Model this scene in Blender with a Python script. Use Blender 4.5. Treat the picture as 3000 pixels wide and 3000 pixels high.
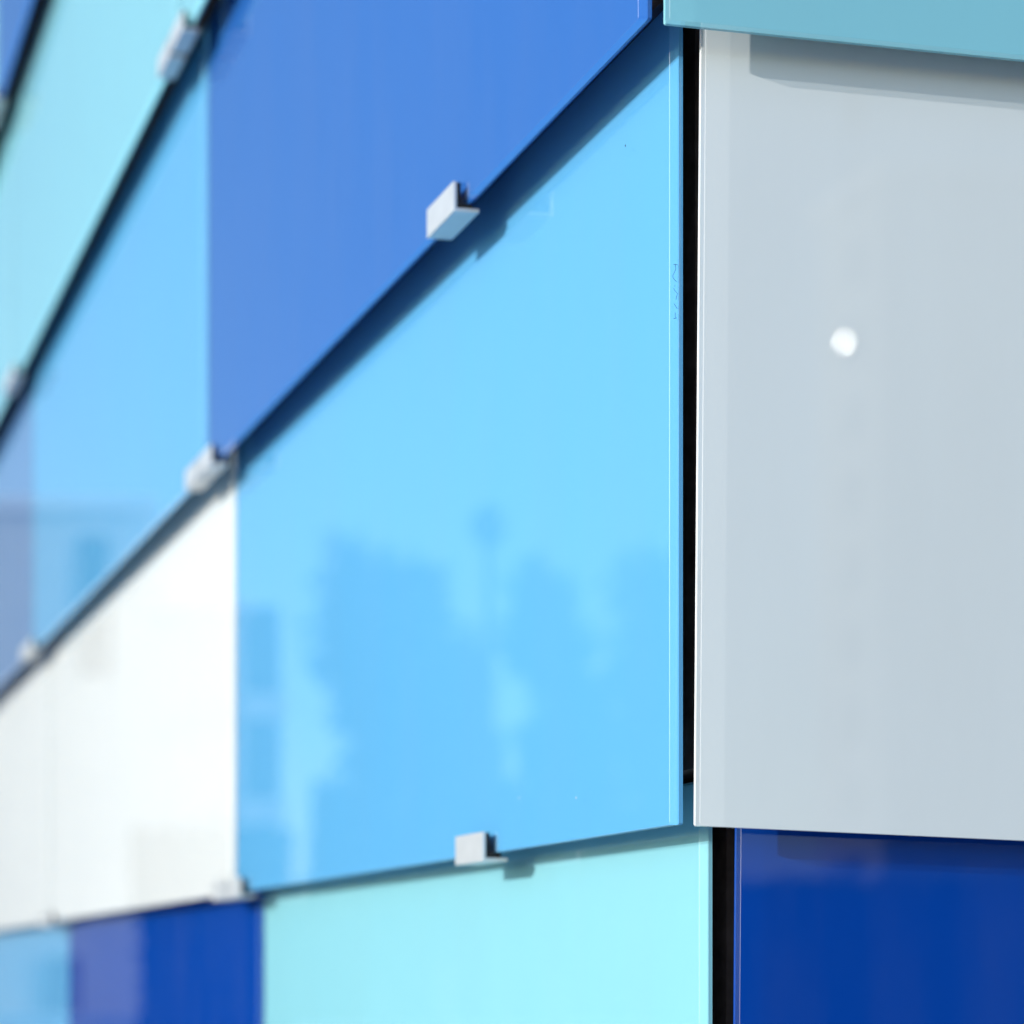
import bpy, bmesh, math, random
from mathutils import Vector, Matrix

random.seed(7)
scene = bpy.context.scene
for o in list(bpy.data.objects):
    bpy.data.objects.remove(o, do_unlink=True)
C = scene.collection

# ------------------------------------------------------------------ camera
EYE = 1.5                     # eye height above the paving
FPX, CX, CY, W = 4180.0, 100.0, 1836.0, 1932.0   # lens in picture widths (rise / shift like a view camera)
cam = bpy.data.cameras.new('camera')
cam.sensor_width = 36.0
cam.lens = 36.0 * FPX / W
cam.shift_x = (W / 2 - CX) / W
cam.shift_y = (CY - W / 2) / W
cam.clip_start, cam.clip_end = 0.05, 3000
cam.dof.use_dof = True
cam.dof.focus_distance = 2.10
cam.dof.aperture_fstop = cam.lens * 1e-3 / 0.0245
co = bpy.data.objects.new('camera', cam)
C.objects.link(co)
co.location = (0, 0, EYE)
co.rotation_euler = (math.radians(90), 0, 0)
scene.camera = co

# ------------------------------------------------------------------ facade axes, sun, sky
TH = math.radians(8.5)
DL = Vector((-math.sin(TH), math.cos(TH), 0))      # along the left wall, away from the corner
DR = Vector((math.cos(TH), math.sin(TH), 0))       # along the right wall, away from the corner
NL, NR = -DR, -DL                                  # outward normals
SUN = (NL * 1.0 + NR * 0.34 + Vector((0, 0, 0.25))).normalized()
elev = math.asin(SUN.z)
world = bpy.data.worlds.new('World')
scene.world = world
world.use_nodes = True
nt = world.node_tree
bg = nt.nodes['Background']
sky = nt.nodes.new('ShaderNodeTexSky')
sky.sky_type = 'NISHITA'
sky.sun_disc = False
sky.sun_elevation = elev
sky.sun_rotation = math.atan2(SUN.x, SUN.y)
sky.air_density, sky.dust_density, sky.ozone_density = 1.0, 0.5, 2.3
nt.links.new(sky.outputs[0], bg.inputs[0])
bg.inputs[1].default_value = 0.15
sl = bpy.data.lights.new('sun', 'SUN')
sl.energy = 2.0
sl.angle = math.radians(0.53)
sl.color = (1.0, 0.985, 0.955)
so = bpy.data.objects.new('sun', sl)
C.objects.link(so)
so.rotation_euler = SUN.to_track_quat('Z', 'Y').to_euler()
scene.view_settings.view_transform = 'Standard'
scene.view_settings.look = 'None'
scene.view_settings.gamma = 1.0
scene.view_settings.exposure = 0.82
scene.view_settings.use_curve_mapping = False
cy = scene.cycles
cy.use_denoising = True
cy.caustics_reflective = False
cy.caustics_refractive = False
cy.sample_clamp_indirect = 300.0
cy.max_bounces = 10
cy.transparent_max_bounces = 24
cy.glossy_bounces = 6

# ------------------------------------------------------------------ materials
def new_mat(name):
    m = bpy.data.materials.new(name)
    m.use_nodes = True
    n = m.node_tree
    n.nodes.clear()
    out = n.nodes.new('ShaderNodeOutputMaterial')
    return m, n, out

def principled(name, col, rough=0.6, metal=0.0, vary=0.12, scale=6.0, bump=0.0, spec=0.5):
    m, n, out = new_mat(name)
    p = n.nodes.new('ShaderNodeBsdfPrincipled')
    p.inputs['Roughness'].default_value = rough
    p.inputs['Metallic'].default_value = metal
    p.inputs['Specular IOR Level'].default_value = spec
    tc = n.nodes.new('ShaderNodeTexCoord')
    no = n.nodes.new('ShaderNodeTexNoise')
    no.inputs['Scale'].default_value = scale
    no.inputs['Detail'].default_value = 6
    n.links.new(tc.outputs['Object'], no.inputs['Vector'])
    r = n.nodes.new('ShaderNodeValToRGB')
    r.color_ramp.elements[0].position, r.color_ramp.elements[1].position = 0.3, 0.7
    r.color_ramp.elements[0].color = tuple(c * (1 - vary) for c in col) + (1,)
    r.color_ramp.elements[1].color = tuple(min(1, c * (1 + vary)) for c in col) + (1,)
    n.links.new(no.outputs['Fac'], r.inputs[0])
    n.links.new(r.outputs[0], p.inputs['Base Color'])
    if bump:
        b = n.nodes.new('ShaderNodeBump')
        b.inputs['Strength'].default_value = bump
        b.inputs['Distance'].default_value = 0.01
        n.links.new(no.outputs['Fac'], b.inputs['Height'])
        n.links.new(b.outputs[0], p.inputs['Normal'])
    n.links.new(p.outputs[0], out.inputs[0])
    return m

def glass_mat(name, ground=0.0, rough=0.0):
    """Clear flat glass: straight-through transmission plus a Fresnel mirror, the same from both sides."""
    m, n, out = new_mat(name)
    geo = n.nodes.new('ShaderNodeNewGeometry')
    ior = n.nodes.new('ShaderNodeMix')
    ior.data_type = 'FLOAT'
    ior.inputs[2].default_value, ior.inputs[3].default_value = 1.52, 1 / 1.52
    n.links.new(geo.outputs['Backfacing'], ior.inputs[0])
    fr = n.nodes.new('ShaderNodeFresnel')
    n.links.new(ior.outputs[0], fr.inputs['IOR'])
    tr = n.nodes.new('ShaderNodeBsdfTransparent')
    tr.inputs[0].default_value = (0.975, 0.99, 0.99, 1)
    gl = n.nodes.new('ShaderNodeBsdfGlossy')
    gl.inputs['Roughness'].default_value = rough
    mx = n.nodes.new('ShaderNodeMixShader')
    n.links.new(fr.outputs[0], mx.inputs[0])
    n.links.new(gl.outputs[0], mx.inputs[2])
    if ground:
        di = n.nodes.new('ShaderNodeBsdfDiffuse')
        di.inputs[0].default_value = (0.75, 0.8, 0.82, 1)
        m2 = n.nodes.new('ShaderNodeMixShader')
        m2.inputs[0].default_value = ground
        n.links.new(tr.outputs[0], m2.inputs[1])
        n.links.new(di.outputs[0], m2.inputs[2])
        n.links.new(m2.outputs[0], mx.inputs[1])
    else:
        n.links.new(tr.outputs[0], mx.inputs[1])
    tc = n.nodes.new('ShaderNodeTexCoord')
    wv = n.nodes.new('ShaderNodeTexNoise')
    wv.inputs['Scale'].default_value, wv.inputs['Detail'].default_value = 3.2, 1.0
    n.links.new(tc.outputs['Object'], wv.inputs['Vector'])
    bp = n.nodes.new('ShaderNodeBump')
    bp.inputs['Strength'].default_value, bp.inputs['Distance'].default_value = 1.0, 0.00018
    n.links.new(wv.outputs['Fac'], bp.inputs['Height'])
    n.links.new(bp.outputs[0], gl.inputs['Normal'])
    mp = n.nodes.new('ShaderNodeMapping')
    mp.inputs['Scale'].default_value = (9, 9, 1.6)
    n.links.new(tc.outputs['Object'], mp.inputs['Vector'])
    du = n.nodes.new('ShaderNodeTexNoise')
    du.inputs['Scale'].default_value, du.inputs['Detail'].default_value, du.inputs['Roughness'].default_value = 1.4, 9.0, 0.62
    n.links.new(mp.outputs[0], du.inputs['Vector'])
    mr = n.nodes.new('ShaderNodeMapRange')
    mr.inputs[1].default_value, mr.inputs[2].default_value, mr.inputs[3].default_value, mr.inputs[4].default_value = 0.42, 0.75, 0.0, 0.022
    n.links.new(du.outputs['Fac'], mr.inputs[0])
    dd = n.nodes.new('ShaderNodeBsdfDiffuse')
    dd.inputs[0].default_value = (0.42, 0.41, 0.39, 1)
    md = n.nodes.new('ShaderNodeMixShader')
    n.links.new(mr.outputs[0], md.inputs[0])
    n.links.new(mx.outputs[0], md.inputs[1])
    n.links.new(dd.outputs[0], md.inputs[2])
    n.links.new(md.outputs[0], out.inputs[0])
    return m

GLASS = glass_mat('clear_glass')
EDGE = glass_mat('polished_glass_edge', ground=0.02, rough=0.03)
ARRIS = glass_mat('ground_glass_arris', ground=0.03, rough=0.42)

def paint(name, col):
    return principled(name, col, rough=0.9, vary=0.018, scale=1.3, spec=0.0)

PAINT = {
    'white': paint('white_back_paint', (0.84, 0.84, 0.82)),
    'light blue': paint('light_blue_back_paint', (0.125, 0.43, 0.74)),
    'mid blue': paint('mid_blue_back_paint', (0.028, 0.138, 0.465)),
    'navy blue': paint('navy_back_paint', (0.002, 0.060, 0.37)),
    'grey blue': paint('grey_blue_back_paint', (0.12, 0.25, 0.50)),
    'pale cyan': paint('pale_cyan_back_paint', (0.285, 0.64, 0.72)),
}
BLACK = principled('black_cavity_membrane', (0.12, 0.085, 0.072), rough=0.85, vary=0.3, scale=40, spec=0.15)
METAL = principled('satin_aluminium', (0.62, 0.63, 0.63), rough=0.42, metal=0.35, vary=0.04, scale=60)
RUBBER = principled('black_rubber', (0.012, 0.011, 0.011), rough=0.7, vary=0.2, scale=80, spec=0.25)
INK = principled('blue_pencil', (0.03, 0.08, 0.22), rough=0.8, vary=0.3, scale=900, spec=0.1)
DUST = principled('pale_dust', (0.55, 0.58, 0.6), rough=0.9, vary=0.2, scale=300, spec=0.1)

# ------------------------------------------------------------------ helpers
def link(name, me, mats, parent=None):
    o = bpy.data.objects.new(name, me)
    for m in (mats if isinstance(mats, (list, tuple)) else [mats]):
        if len(me.materials) < len(mats if isinstance(mats, (list, tuple)) else [mats]):
            me.materials.append(m)
    C.objects.link(o)
    o.parent = parent
    return o

def empty(name, loc, label, cat, group=None):
    o = bpy.data.objects.new(name, None)
    o.location = loc
    o['label'], o['category'] = label, cat
    if group:
        o['group'] = group
    C.objects.link(o)
    return o

def mesh(name, verts, faces, mi=None, smooth=False):
    me = bpy.data.meshes.new(name)
    me.from_pydata([tuple(v) for v in verts], [], faces)
    if mi:
        for p, i in zip(me.polygons, mi):
            p.material_index = i
    bm = bmesh.new()
    bm.from_mesh(me)
    bmesh.ops.recalc_face_normals(bm, faces=bm.faces)
    bm.to_mesh(me)
    bm.free()
    if smooth:
        for p in me.polygons:
            p.use_smooth = True
    return me

def bevel_mesh(me, w, seg=2):
    bm = bmesh.new()
    bm.from_mesh(me)
    bmesh.ops.bevel(bm, geom=list(bm.edges), offset=w, segments=seg, profile=0.5, affect='EDGES')
    bm.to_mesh(me)
    bm.free()
    return me

def box_mesh(name, o, ax, ay, az, bevel=0.0, seg=2):
    v = [o + ax * i + ay * j + az * k for k in (0, 1) for j in (0, 1) for i in (0, 1)]
    f = [(0, 2, 3, 1), (4, 5, 7, 6), (0, 1, 5, 4), (2, 6, 7, 3), (0, 4, 6, 2), (1, 3, 7, 5)]
    me = mesh(name, v, f)
    return bevel_mesh(me, bevel, seg) if bevel else me

UP = Vector((0, 0, 1))
P0 = Vector((0.5815, 2.09, EYE))           # front corner of the light blue pane at eye level

def rounded(w, h, r, seg=3):
    pts = []
    for cx_, cy_, a0 in ((w - r, h - r, 0), (r, h - r, 90), (r, r, 180), (w - r, r, 270)):
        for i in range(seg + 1):
            a = math.radians(a0 + 90 * i / seg)
            pts.append((cx_ + r * math.cos(a), cy_ + r * math.sin(a)))
    return pts

PITCH, LAP, THK, PD = 0.7385, 0.046, 0.012, 0.0096   # PD: depth at which the back paint appears through the glass

def glass_panel(parent, o, a, n, w, h, colour, label=None, shear=0.0, lean=0.0):
    """o: lower near corner of the FRONT face; a: along the wall; n: outward."""
    def P(s, z, d):
        return a * (s + lean * z) + UP * (z + shear * s) - n * d
    rr, c = 0.0022, 0.0005
    outer, inner = rounded(w, h, rr), [(c + x * (w - 2 * c) / w, c + y * (h - 2 * c) / h) for x, y in rounded(w, h, rr)]
    k = len(outer)
    v = [P(x, y, 0) for x, y in inner] + [P(x, y, c) for x, y in outer] + [P(x, y, THK) for x, y in outer]
    f, mi = [tuple(range(k))], [0]
    for i in range(k):
        j = (i + 1) % k
        f.append((i, j, k + j, k + i)); mi.append(2)
        f.append((k + i, k + j, 2 * k + j, 2 * k + i)); mi.append(1)
    me = bpy.data.meshes.new('glass_panel')
    me.from_pydata([tuple(q) for q in v], [], f)
    for p, i in zip(me.polygons, mi):
        p.material_index = i
    me.update()
    # make the front face point outwards
    if me.polygons[0].normal.dot(n) < 0:
        me.flip_normals()
    pane = link('glass_panel', me, [GLASS, EDGE, ARRIS], parent)
    pane.location = o
    if label:
        pane['label'] = label
    q = 0.0003
    ins = [(q + x * (w - 2 * q) / w, q + y * (h - 2 * q) / h) for x, y in outer]
    v = [P(x, y, PD) for x, y in ins] + [P(x, y, THK + 0.0015) for x, y in ins]
    f = [tuple(range(k)), tuple(range(2 * k - 1, k - 1, -1))]
    for i in range(k):
        j = (i + 1) % k
        f.append((i, k + i, k + j, j))
    link('paint_layer', mesh('paint_layer', v, f), PAINT[colour], pane)
    return pane

def clip_meshes(a, n, width):
    """L-shaped holding clip: front plate, foot under the glass, rubber between. Origin: glass front face, lower edge."""
    out0, out1, lo, hi, back = 0.0052, 0.0096, -0.0100, 0.0245, -0.0215
    prof = [(out1, lo), (out1, hi), (out0, hi), (out0, lo + 0.0042), (back, lo + 0.0042), (back, lo)]
    v = [a * s + n * d + UP * z for s in (0, width) for d, z in prof]
    k = len(prof)
    f = [tuple(range(k)), tuple(range(2 * k - 1, k - 1, -1))] + [(i, k + i, k + (i + 1) % k, (i + 1) % k) for i in range(k)]
    plate = bevel_mesh(mesh('clip', v, f), 0.0007, 2)
    e = 0.0012
    prof = [(out0, lo + 0.0043), (out0, hi - 0.001), (0.0003, hi - 0.001), (0.0003, -0.0003), (-0.0135, -0.0003), (-0.0135, lo + 0.0043)]
    v = [a * s + n * d + UP * z for s in (e, width - e) for d, z in prof]
    gasket = mesh('gasket', v, f)
    return plate, gasket

# ------------------------------------------------------------------ ground
def sheet(name, x0, x1, y0, y1, z, mat):
    me = mesh(name, [(x0, y0, z), (x1, y0, z), (x1, y1, z), (x0, y1, z)], [(0, 1, 2, 3)])
    o = link(name, me, mat)
    o['kind'] = 'structure'
    return o

sheet('ground', -1500, 1500, -1500, 1500, 0.0, principled('worn_concrete_ground', (0.50, 0.50, 0.49), rough=0.9, scale=0.4, vary=0.25, bump=0.2))
sheet('pavement', -14, 9, -9, 24, 0.004, principled('pale_paving', (0.52, 0.51, 0.50), rough=0.85, scale=3.0, vary=0.15, bump=0.3))

# ------------------------------------------------------------------ the glass-clad building
B = empty('glass_clad_building', P0 - UP * EYE, 'corner building clad in overlapping blue, cyan and white glass panels held by metal clips', 'building')

KMIN, KMAX = -2, 4
SL, SR, EL = 0.050, 0.038, 0.044         # how far each course steps out; how far its corner ends shift
JOINTS = [1.82, 4.03, 6.24, 8.45, 10.66]
LEFT = {   # course -> colours counted from the corner
    4: ['navy blue', 'white', 'light blue', 'pale cyan', 'mid blue'],
    3: ['white', 'mid blue', 'pale cyan', 'navy blue', 'light blue'],
    2: ['pale cyan', 'pale cyan', 'pale cyan', 'white', 'navy blue'],
    1: ['mid blue', 'light blue', 'grey blue', 'pale cyan', 'white'],
    0: ['light blue', 'white', 'white', 'mid blue', 'pale cyan'],
    -1: ['pale cyan', 'navy blue', 'light blue', 'white', 'mid blue'],
    -2: ['white', 'mid blue', 'pale cyan', 'light blue', 'navy blue'],
}
RIGHT = {
    4: ['light blue', 'pale cyan', 'navy blue'], 3: ['navy blue', 'white', 'mid blue'], 2: ['mid blue', 'light blue', 'white'],
    1: ['pale cyan', 'mid blue', 'white'], 0: ['white', 'light blue', 'pale cyan'], -1: ['navy blue', 'pale cyan', 'mid blue'],
    -2: ['light blue', 'white', 'navy blue'],
}
R0 = {1: -0.0317, 0: 0.0149, -1: 0.0681}
for k in range(KMIN, KMAX + 1):
    R0.setdefault(k, 0.0149 - 0.0495 * k)
LABELS = {
    (1, 0): 'large mid blue panel above the light blue corner panel',
    (0, 0): 'light blue panel at the corner showing reflected trees',
    (-1, 0): 'pale cyan panel under the light blue corner panel',
    (0, 1): 'white panel beside the light blue corner panel',
    (-1, 1): 'navy panel below the white panel beside the clip',
    (1, 1): 'light blue panel beside the mid blue panel',
    (2, 1): 'pale cyan panel over the light blue one, out of focus',
}
RLABELS = {1: 'pale cyan panel over the grey-white panel', 0: 'white panel with a bright glint, past the dark corner gap', -1: 'navy panel beneath the white panel with the glint'}

def inv(v):   # building-local
    return v - B.location

panes = {}
GAP = 0.008
clipL, gaskL = clip_meshes(DL, NL, 0.096)
clipR, gaskR = clip_meshes(DR, NR, 0.096)
for k in range(KMIN, KMAX + 1):
    zb = 0.140 + PITCH * k
    h = PITCH + LAP
    # ---- left wall
    t0 = -EL * k
    edges = [t0] + JOINTS
    for i, colr in enumerate(LEFT[k]):
        s0 = edges[i] + (GAP / 2 if i else 0)
        s1 = edges[i + 1] - GAP / 2
        o = P0 + NL * (SL * k) + DL * s0 + UP * zb
        p = glass_panel(B, inv(o), DL, NL, s1 - s0, h, colr, LABELS.get((k, i)))
        panes[('L', k, i)] = p
    spots = [t0 + 0.493]
    for j in JOINTS:
        spots += [j - 0.101, j + 0.012]
    for s in spots:
        cobj = link('clip', clipL, METAL, B)
        cobj.location = inv(P0 + NL * (SL * k) + DL * s + UP * zb)
        link('gasket', gaskL, RUBBER, cobj)
    # ---- right wall
    r0, tp = R0[k], -0.033 - SR * k
    redges = [r0, 1.95, 4.16, 6.37]
    zr = zb + {1: -0.011, 0: -0.003, -1: 0.004}.get(k, -0.003 - 0.007 * k)
    SH, LE = -0.033, 0.008
    for i, colr in enumerate(RIGHT[k]):
        s0 = redges[i] + (GAP / 2 if i else 0)
        s1 = redges[i + 1] - GAP / 2
        o = P0 + DL * tp + DR * s0 + UP * (zr + SH * (s0 - r0))
        p = glass_panel(B, inv(o), DR, NR, s1 - s0, h, colr, RLABELS.get(k) if i == 0 else None, SH, LE)
        panes[('R', k, i)] = p
    for s in (r0 + 0.55, 1.95 - 0.101, 1.95 + 0.012, 4.16 - 0.101, 4.16 + 0.012):
        cobj = link('clip', clipR, METAL, B)
        cobj.location = inv(P0 + DL * tp + DR * s + UP * (zr + SH * (s - r0)))
        link('gasket', gaskR, RUBBER, cobj)
    # ---- dark wall behind the course
    zlo = EYE + zb + 0.058 if k > KMIN else 0.0
    zhi = EYE + zb + PITCH + 0.058
    c0 = P0 - UP * EYE + DR * (-SL * k + 0.045) + DL * (tp + 0.075)
    pts = [c0, c0 + DR * 6.3, c0 + DR * 6.3 + DL * 10.5, c0 + DL * 10.5]
    v = [inv(q + UP * zz) for zz in (zlo, zhi) for q in pts]
    f = [(0, 1, 2, 3), (7, 6, 5, 4)] + [(i, 4 + i, 4 + (i + 1) % 4, (i + 1) % 4) for i in range(4)]
    link('backing_wall', mesh('backing_wall', v, f), BLACK, B)

bpy.context.view_layer.update()

# pencil mark on the end of the light blue pane, and specks of dust
def stroke(cu, pts):
    sp = cu.splines.new('POLY')
    sp.points.add(len(pts) - 1)
    for q, p in zip(sp.points, pts):
        q.co = (p.x, p.y, p.z, 1)

def on_end(d, v):      # d: 0..1 across the glass edge, v: picture height of the mark
    z = (CY - v) / FPX * 2.09 - 0.140
    return -DL * 0.0002 - NL * (THK * d) + UP * z
cu = bpy.data.curves.new('pencil_mark', 'CURVE')
cu.dimensions = '3D'
cu.bevel_depth = 0.00022
cu.bevel_resolution = 0
def pv(y):
    return (750 + y * 200 / 1932) * 0.644
def pd(x):
    return max(0.05, min(0.95, (x - 330) / 370))
for st in ([(450, 235), (580, 240)], [(505, 215), (515, 280), (525, 350), (490, 440), (455, 500), (428, 555), (440, 610), (500, 680), (548, 720)],
           [(497, 820), (492, 860)], [(460, 905), (480, 960), (540, 1015), (575, 1055), (545, 1150), (530, 1230)], [(475, 1345), (530, 1430), (570, 1490)],
           [(512, 1595), (502, 1650), (508, 1740)], [(455, 1765), (500, 1758), (552, 1745)]):
    stroke(cu, [on_end(pd(x), pv(y)) for x, y in st])
tmp = bpy.data.objects.new('tmp', cu)
C.objects.link(tmp)
bpy.context.view_layer.update()
me = bpy.data.meshes.new_from_object(tmp.evaluated_get(bpy.context.evaluated_depsgraph_get()))
bpy.data.objects.remove(tmp)
me.name = 'pencil_mark'
link('pencil_mark', me, INK, panes[('L', 0, 0)])

def speck(pane, s, z, r, a, n, mat):
    v, f = [Vector((0, 0, 0)) + n * 0.0006 + a * s + UP * z], []
    m_ = 7
    for i in range(m_):
        ang = 2 * math.pi * i / m_
        q = r * random.uniform(0.6, 1.25)
        v.append(a * (s + q * math.cos(ang)) + UP * (z + q * math.sin(ang)) + n * 0.0001)
    for i in range(m_):
        f.append((0, 1 + i, 1 + (i + 1) % m_))
    return link('dust_speck', mesh('dust_speck', v, f), mat, pane)

def pane_uv(u, v, nout, p0):
    """where the sight line through picture point (u, v) meets the plane of a pane"""
    d = Vector(((u - CX) / FPX, 1, (CY - v) / FPX))
    e = Vector((0, 0, EYE))
    t = (p0 - e).dot(nout) / d.dot(nout)
    return e + d * t - p0
for u, v, r, m_ in ((1180, 275, 0.0016, RUBBER), (980, 1505, 0.0013, DUST), (1087, 1505, 0.0013, DUST)):
    q = pane_uv(u, v, NL, P0 + UP * 0.140)
    speck(panes[('L', 0, 0)], q.dot(DL), q.z, r, DL, NL, m_)

# ------------------------------------------------------------------ what the glass mirrors: buildings, trees, a lamp
def facing_box(parent, name, cx_, cy_, w, d, z0, z1, mat, face, bevel=0.0):
    """box at local offset; face: unit vector of its front; w along the front, d deep"""
    side = Vector((-face.y, face.x, 0))
    o = side * (cx_ - w / 2) - face * (cy_ + d) + UP * z0
    return link(name, box_mesh(name, o, side * w, face * d, UP * (z1 - z0), bevel), mat, parent)

WINDOW = principled('dark_window_glass', (0.02, 0.025, 0.03), rough=0.05, vary=0.1)
FRAME = principled('white_window_frame', (0.7, 0.7, 0.68), rough=0.5)

def apartment(loc, face, w, d, storeys, sh, wallmat, label, cols, balcony=None, stair=False, roofmat=None):
    b = empty('apartment_building', loc, label, 'building')
    H = storeys * sh
    facing_box(b, 'wall', 0, 0, w, d, 0, H, wallmat, face)
    facing_box(b, 'roof', 0, -0.35, w + 0.7, d + 0.7, H + 0.003, H + 0.45, roofmat, face, 0.03)
    for s in range(storeys):
        for x in cols:
            z = s * sh + 0.9
            wn = facing_box(b, 'window', x, 0.02 - 0.10, 1.15, 0.06, z, z + 1.5, WINDOW, face)
            facing_box(wn, 'sill', x, -0.25, 1.35, 0.24, z - 0.12, z - 0.02, FRAME, face)
            facing_box(wn, 'frame', x, -0.16, 0.07, 0.05, z, z + 1.5, FRAME, face)
        if balcony and s:
            facing_box(b, 'balcony', balcony[0], -1.1, balcony[1], 1.09, s * sh - 0.1, s * sh + 0.95, balcony[2], face)
    if stair:
        facing_box(b, 'stair_glazing', stair[0], -0.06, stair[1], 0.055, 0.4, H - 0.7, WINDOW, face)
    facing_box(b, 'door', stair[0] if stair else 0, -0.14, 1.1, 0.07, 0, 2.1, principled('door_paint', (0.1, 0.05, 0.03), 0.5), face)
    return b

def spot(az, dist):
    return Vector((0.3 - dist * math.sin(math.radians(az)), 2.6 + dist * math.cos(math.radians(az)), 0))

CREAM = principled('cream_render', (0.62, 0.57, 0.50), rough=0.9, scale=0.6, vary=0.06)
BRICK = principled('dark_brick', (0.035, 0.03, 0.03), rough=0.9, scale=5, vary=0.25)
WHITEW = principled('white_render', (0.56, 0.55, 0.52), rough=0.9, scale=0.8, vary=0.05)
ROOF = principled('pale_roof_sheet', (0.78, 0.78, 0.78), rough=0.7, vary=0.08)
def toward(p):
    q = Vector((0.3, 2.6, 0)) - p
    q.z = 0
    return q.normalized()

p = spot(16.7, 80)
b = apartment(p, toward(p), 6.9, 9, 6, 3.12, WHITEW, 'broad pale apartment block with dark cladding high on its stairwell, mirrored in the panels', (), None, False, ROOF)
facing_box(b, 'stair_cladding', -1.33, -0.06, 1.15, 0.055, 12.6, 17.8, BRICK, toward(p))
p = spot(20.4, 95)
b = apartment(p, toward(p), 4.0, 10, 6, 2.9, WHITEW, 'narrow white block with a dark brick stair tower, mirrored in the light blue panel', (), None, False, ROOF)
tw = facing_box(b, 'stair_tower', -2.85, 0.2, 1.6, 6, 0, 17.6, BRICK, toward(p))
for z in (4.6, 8.0, 12.6):
    facing_box(tw, 'balcony', -2.85, -0.8, 2.0, 0.99, z, z + 1.1, WHITEW, toward(p))

LEAF = principled('poplar_leaf', (0.035, 0.06, 0.02), rough=0.6, scale=0.8, vary=0.4)
BARK = principled('grey_bark', (0.12, 0.10, 0.08), rough=0.95, scale=8, vary=0.3, bump=0.4)

def poplar(loc, H, rad, label, n=5200, low=0.12):
    t = empty('poplar_tree', loc, label, 'tree', 'trees mirrored in the panels')
    # trunk with limbs
    v, f = [], []
    def limb(p0, p1, r0, r1, seg=7, m_=7):
        base = len(v)
        ax = (p1 - p0).normalized()
        s_ = ax.orthogonal().normalized()
        q_ = ax.cross(s_)
        for i in range(seg + 1):
            u = i / seg
            c_ = p0.lerp(p1, u) + Vector((random.uniform(-1, 1), random.uniform(-1, 1), 0)) * r0 * 0.25 * (0 < i < seg)
            r = r0 + (r1 - r0) * u
            for j in range(m_):
                a_ = 2 * math.pi * j / m_
                v.append(c_ + s_ * (r * math.cos(a_)) + q_ * (r * math.sin(a_)))
        for i in range(seg):
            for j in range(m_):
                f.append((base + i * m_ + j, base + i * m_ + (j + 1) % m_, base + (i + 1) * m_ + (j + 1) % m_, base + (i + 1) * m_ + j))
    limb(Vector((0, 0, -0.1)), Vector((0.1, 0.05, H * 0.93)), H * 0.022, H * 0.003)
    ends = []
    for i in range(26):
        z = H * random.uniform(low, 0.85)
        a_ = random.uniform(0, 6.283)
        R = rad * (0.35 + 0.75 * math.sin(math.pi * min(1, (z / H - low * 0.6) / (1 - low * 0.6)) ** 0.8))
        e = Vector((math.cos(a_) * R * 0.8, math.sin(a_) * R * 0.8, min(H * 0.97, z + R * 1.4)))
        limb(Vector((0, 0, z)), e, H * 0.006, H * 0.0015, 3, 5)
        ends.append((Vector((0, 0, z)), e))
    link('trunk', mesh('trunk', v, f, smooth=True), BARK, t)
    v, f = [], []
    for i in range(n):
        a, e = random.choice(ends)
        u = random.uniform(0.35, 1.1)
        c_ = a.lerp(e, u) + Vector((random.gauss(0, 1), random.gauss(0, 1), random.gauss(0, 1))) * rad * 0.24
        s_ = random.uniform(0.10, 0.24)
        d1 = Vector((random.gauss(0, 1), random.gauss(0, 1), random.gauss(0, 1))).normalized()
        d2 = d1.orthogonal().normalized()
        b = len(v)
        v += [c_ - d1 * s_, c_ + d2 * s_ * 0.6, c_ + d1 * s_, c_ - d2 * s_ * 0.6]
        f.append((b, b + 1, b + 2, b + 3))
    me = bpy.data.meshes.new('crown')
    me.from_pydata([tuple(q) for q in v], [], f)
    link('crown', me, LEAF, t)
    return t

poplar(spot(24.9, 44), 10.6, 1.15, 'tall poplar mirrored nearest the brick block')
poplar(spot(26.5, 47), 11.2, 1.0, 'slender poplar mirrored beside the street lamp')
poplar(spot(29.5, 45), 10.5, 0.95, 'narrow poplar standing alone in the mirrored row')
poplar(spot(33.2, 42), 9.6, 1.5, 'broad poplar mirrored next to the corner edge', n=6500)
poplar(spot(35.4, 44), 10.2, 1.5, 'bushy poplar at the far end of the mirrored row', n=6500)

# street lamp with a globe head
L = empty('street_lamp', spot(27.8, 30), 'street lamp with a dark globe head between the mirrored poplars', 'lamp')
LM = principled('dark_lamp_paint', (0.03, 0.035, 0.035), rough=0.4, vary=0.1)
def lathe(name, prof, mat, parent, m_=20):
    v = [Vector((r * math.cos(2 * math.pi * j / m_), r * math.sin(2 * math.pi * j / m_), z)) for r, z in prof for j in range(m_)]
    f = [(i * m_ + j, i * m_ + (j + 1) % m_, (i + 1) * m_ + (j + 1) % m_, (i + 1) * m_ + j) for i in range(len(prof) - 1) for j in range(m_)]
    f += [tuple(range(m_ - 1, -1, -1)), tuple(range((len(prof) - 1) * m_, len(prof) * m_))]
    return link(name, mesh(name, v, f, smooth=True), mat, parent)
ztop = EYE + 30 * math.tan(math.radians(12.2))
lathe('pole', [(0.16, 0), (0.16, 0.5), (0.09, 0.62), (0.06, ztop - 0.32)], LM, L)
lathe('globe', [(0.08, ztop - 0.32)] + [(max(0.02, 0.3 * math.cos(a * math.pi / 20)), ztop + 0.3 * math.sin(a * math.pi / 20)) for a in range(-8, 11)], LM, L)

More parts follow.
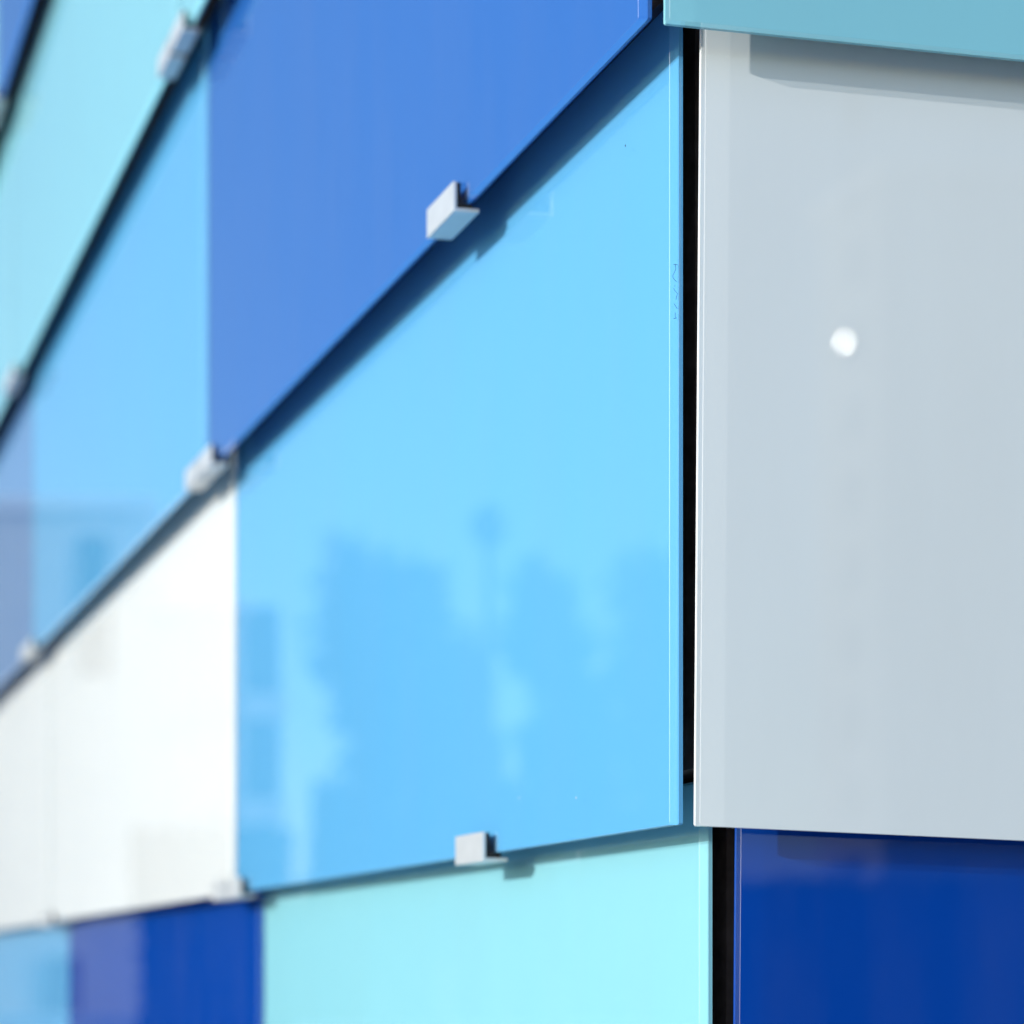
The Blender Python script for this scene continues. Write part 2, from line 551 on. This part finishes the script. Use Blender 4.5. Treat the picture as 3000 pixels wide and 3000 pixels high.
# office block added behind the viewer for a mirror disc glinting onto the white panel
hit = Vector((0, 0, EYE)) + pane_uv(1590, 643, NR, P0 + DL * -0.033) + (P0 + DL * -0.033) - Vector((0, 0, EYE))
view = (hit - Vector((0, 0, EYE))).normalized()
refl = (view - NR * (2 * view.dot(NR))).normalized()
glint = hit + refl * 90
mir = (SUN - refl).normalized()
faceO = Matrix.Rotation(math.radians(24), 3, 'Z') @ Vector((mir.x, mir.y, 0)).normalized()
side = Vector((-faceO.y, faceO.x, 0))
O = empty('office_block', Vector((glint.x, glint.y, 0)) - faceO * 0.45, 'slim concrete office tower added behind the viewer, its mirror disc throwing the glint on the white panel', 'building')
CONC = principled('grey_concrete', (0.42, 0.42, 0.40), rough=0.9, scale=0.5, vary=0.08)
facing_box(O, 'wall', 0.4, 0, 5.2, 6, 0, 31, CONC, faceO)
facing_box(O, 'roof', 0.4, -0.3, 5.8, 6.6, 31.003, 31.5, ROOF, faceO)
gz = glint.z
for i in (0,):
    for j in range(-8, 4):
        x, z = i * 2.5, gz + j * 2.9
        if z < 0.6 or (i == 0 and j == 0):
            continue
        facing_box(O, 'window', x, -0.05, 1.5, 0.05, z - 0.8, z + 0.8, WINDOW, faceO)
wn = facing_box(O, 'window', 0, -0.05, 1.5, 0.05, gz - 0.8, gz + 0.8, WINDOW, faceO)
MIRROR, n_, out_ = new_mat('glint_mirror')
g_ = n_.nodes.new('ShaderNodeBsdfGlossy')
g_.inputs['Roughness'].default_value = 0.0
g_.inputs[0].default_value = (0.0026, 0.0026, 0.0024, 1)
n_.links.new(g_.outputs[0], out_.inputs[0])
m1 = mir.cross(UP).normalized()
m2 = m1.cross(mir).normalized()
PS = 0.32
prof = [(0.5 * PS * math.cos(math.radians(a)), 0.5 * PS * math.sin(math.radians(a))) for a in range(0, 360, 30)]
base = glint - O.location
v = [base + m1 * x + m2 * y + mir * d for d in (0, -0.02) for x, y in prof]
k = len(prof)
f = [tuple(range(k)), tuple(range(2 * k - 1, k - 1, -1))] + [(i, k + i, k + (i + 1) % k, (i + 1) % k) for i in range(k)]
link('glint_reflector', mesh('glint_reflector', v, f), MIRROR, wn)

# dark hedge added behind the viewer to keep the right-hand wall's low reflection dark
HEDGE = principled('hedge_leaf', (0.022, 0.038, 0.014), rough=0.7, scale=1.5, vary=0.45)
hc = Vector((refl.x, refl.y, 0)).normalized()
hs = Vector((-hc.y, hc.x, 0))
HD = empty('hedge', hc * 24 + Vector((0.7, 2.1, 0)), 'long dark clipped hedge added behind the viewer to darken the reflection low in the navy panel', 'hedge')
link('core', box_mesh('core', hs * -19 - hc * 0.6, hs * 38, hc * 1.2, UP * 2.4, 0.15, 2), HEDGE, HD)
v, f = [], []
for i in range(16000):
    a, b = random.uniform(-19.2, 19.2), random.uniform(0.05, 2.5)
    c_ = hs * a + UP * b + hc * (-0.62 + random.gauss(0, 0.07)) if i % 5 else hs * a + UP * (2.42 + random.gauss(0, 0.07)) + hc * random.uniform(-0.6, 0.6)
    d1 = Vector((random.gauss(0, 1), random.gauss(0, 1), random.gauss(0, 1))).normalized()
    d2 = d1.orthogonal().normalized()
    q = random.uniform(0.05, 0.11)
    n0 = len(v)
    v += [c_ - d1 * q, c_ + d2 * q * 0.6, c_ + d1 * q, c_ - d2 * q * 0.6]
    f.append((n0, n0 + 1, n0 + 2, n0 + 3))
me = bpy.data.meshes.new('foliage')
me.from_pydata([tuple(q) for q in v], [], f)
link('foliage', me, HEDGE, HD)

# low planting and a far wood along the street that the left-hand wall mirrors
def leaf_mass(parent, name, az0, az1, dist, hfun, thick, n, size, mat):
    v, f = [], []
    for i in range(n):
        az = random.uniform(az0, az1)
        h = hfun(az)
        z = h * (1 - random.random() ** 1.6 * 0.98)
        c_ = spot(az, dist + random.gauss(0, thick)) + UP * max(0.1, z) - parent.location if parent else spot(az, dist + random.gauss(0, thick)) + UP * max(0.1, z)
        d1 = Vector((random.gauss(0, 1), random.gauss(0, 1), random.gauss(0, 1))).normalized()
        d2 = d1.orthogonal().normalized()
        q = random.uniform(0.6, 1.3) * size
        n0 = len(v)
        v += [c_ - d1 * q, c_ + d2 * q * 0.7, c_ + d1 * q, c_ - d2 * q * 0.7]
        f.append((n0, n0 + 1, n0 + 2, n0 + 3))
    me = bpy.data.meshes.new(name)
    me.from_pydata([tuple(q) for q in v], [], f)
    return link(name, me, mat, parent)

SH = empty('hedge', spot(20.3, 38), 'tall clipped hedge in front of the mirrored white block', 'hedge')
leaf_mass(SH, 'foliage', 18.2, 22.4, 38, lambda a: 4.0 + 0.12 * math.sin(a * 9), 0.35, 5200, 0.16, HEDGE)
fc = toward(spot(20.3, 38))
facing_box(SH, 'core', 0, -0.3, 2.6, 0.6, 0, 3.8, HEDGE, fc, 0.1)
def wood_h(a):
    return (6.6 - 4.0 * max(0.0, (24.6 - a) / 2.2) ** 0.8) + 1.5 * min(1.0, max(0.0, a - 22.6)) * math.sin(a * 1.9) + 0.9 * math.sin(a * 4.3 + 1) + 0.7 * math.sin(a * 11) + 0.5 * math.sin(a * 23 + 2)
wd = leaf_mass(None, 'wood', 22.4, 44, 64, wood_h, 1.6, 26000, 0.34, LEAF)
wd['kind'] = 'stuff'
wd['label'], wd['category'] = 'far wood behind the mirrored poplars', 'wood'
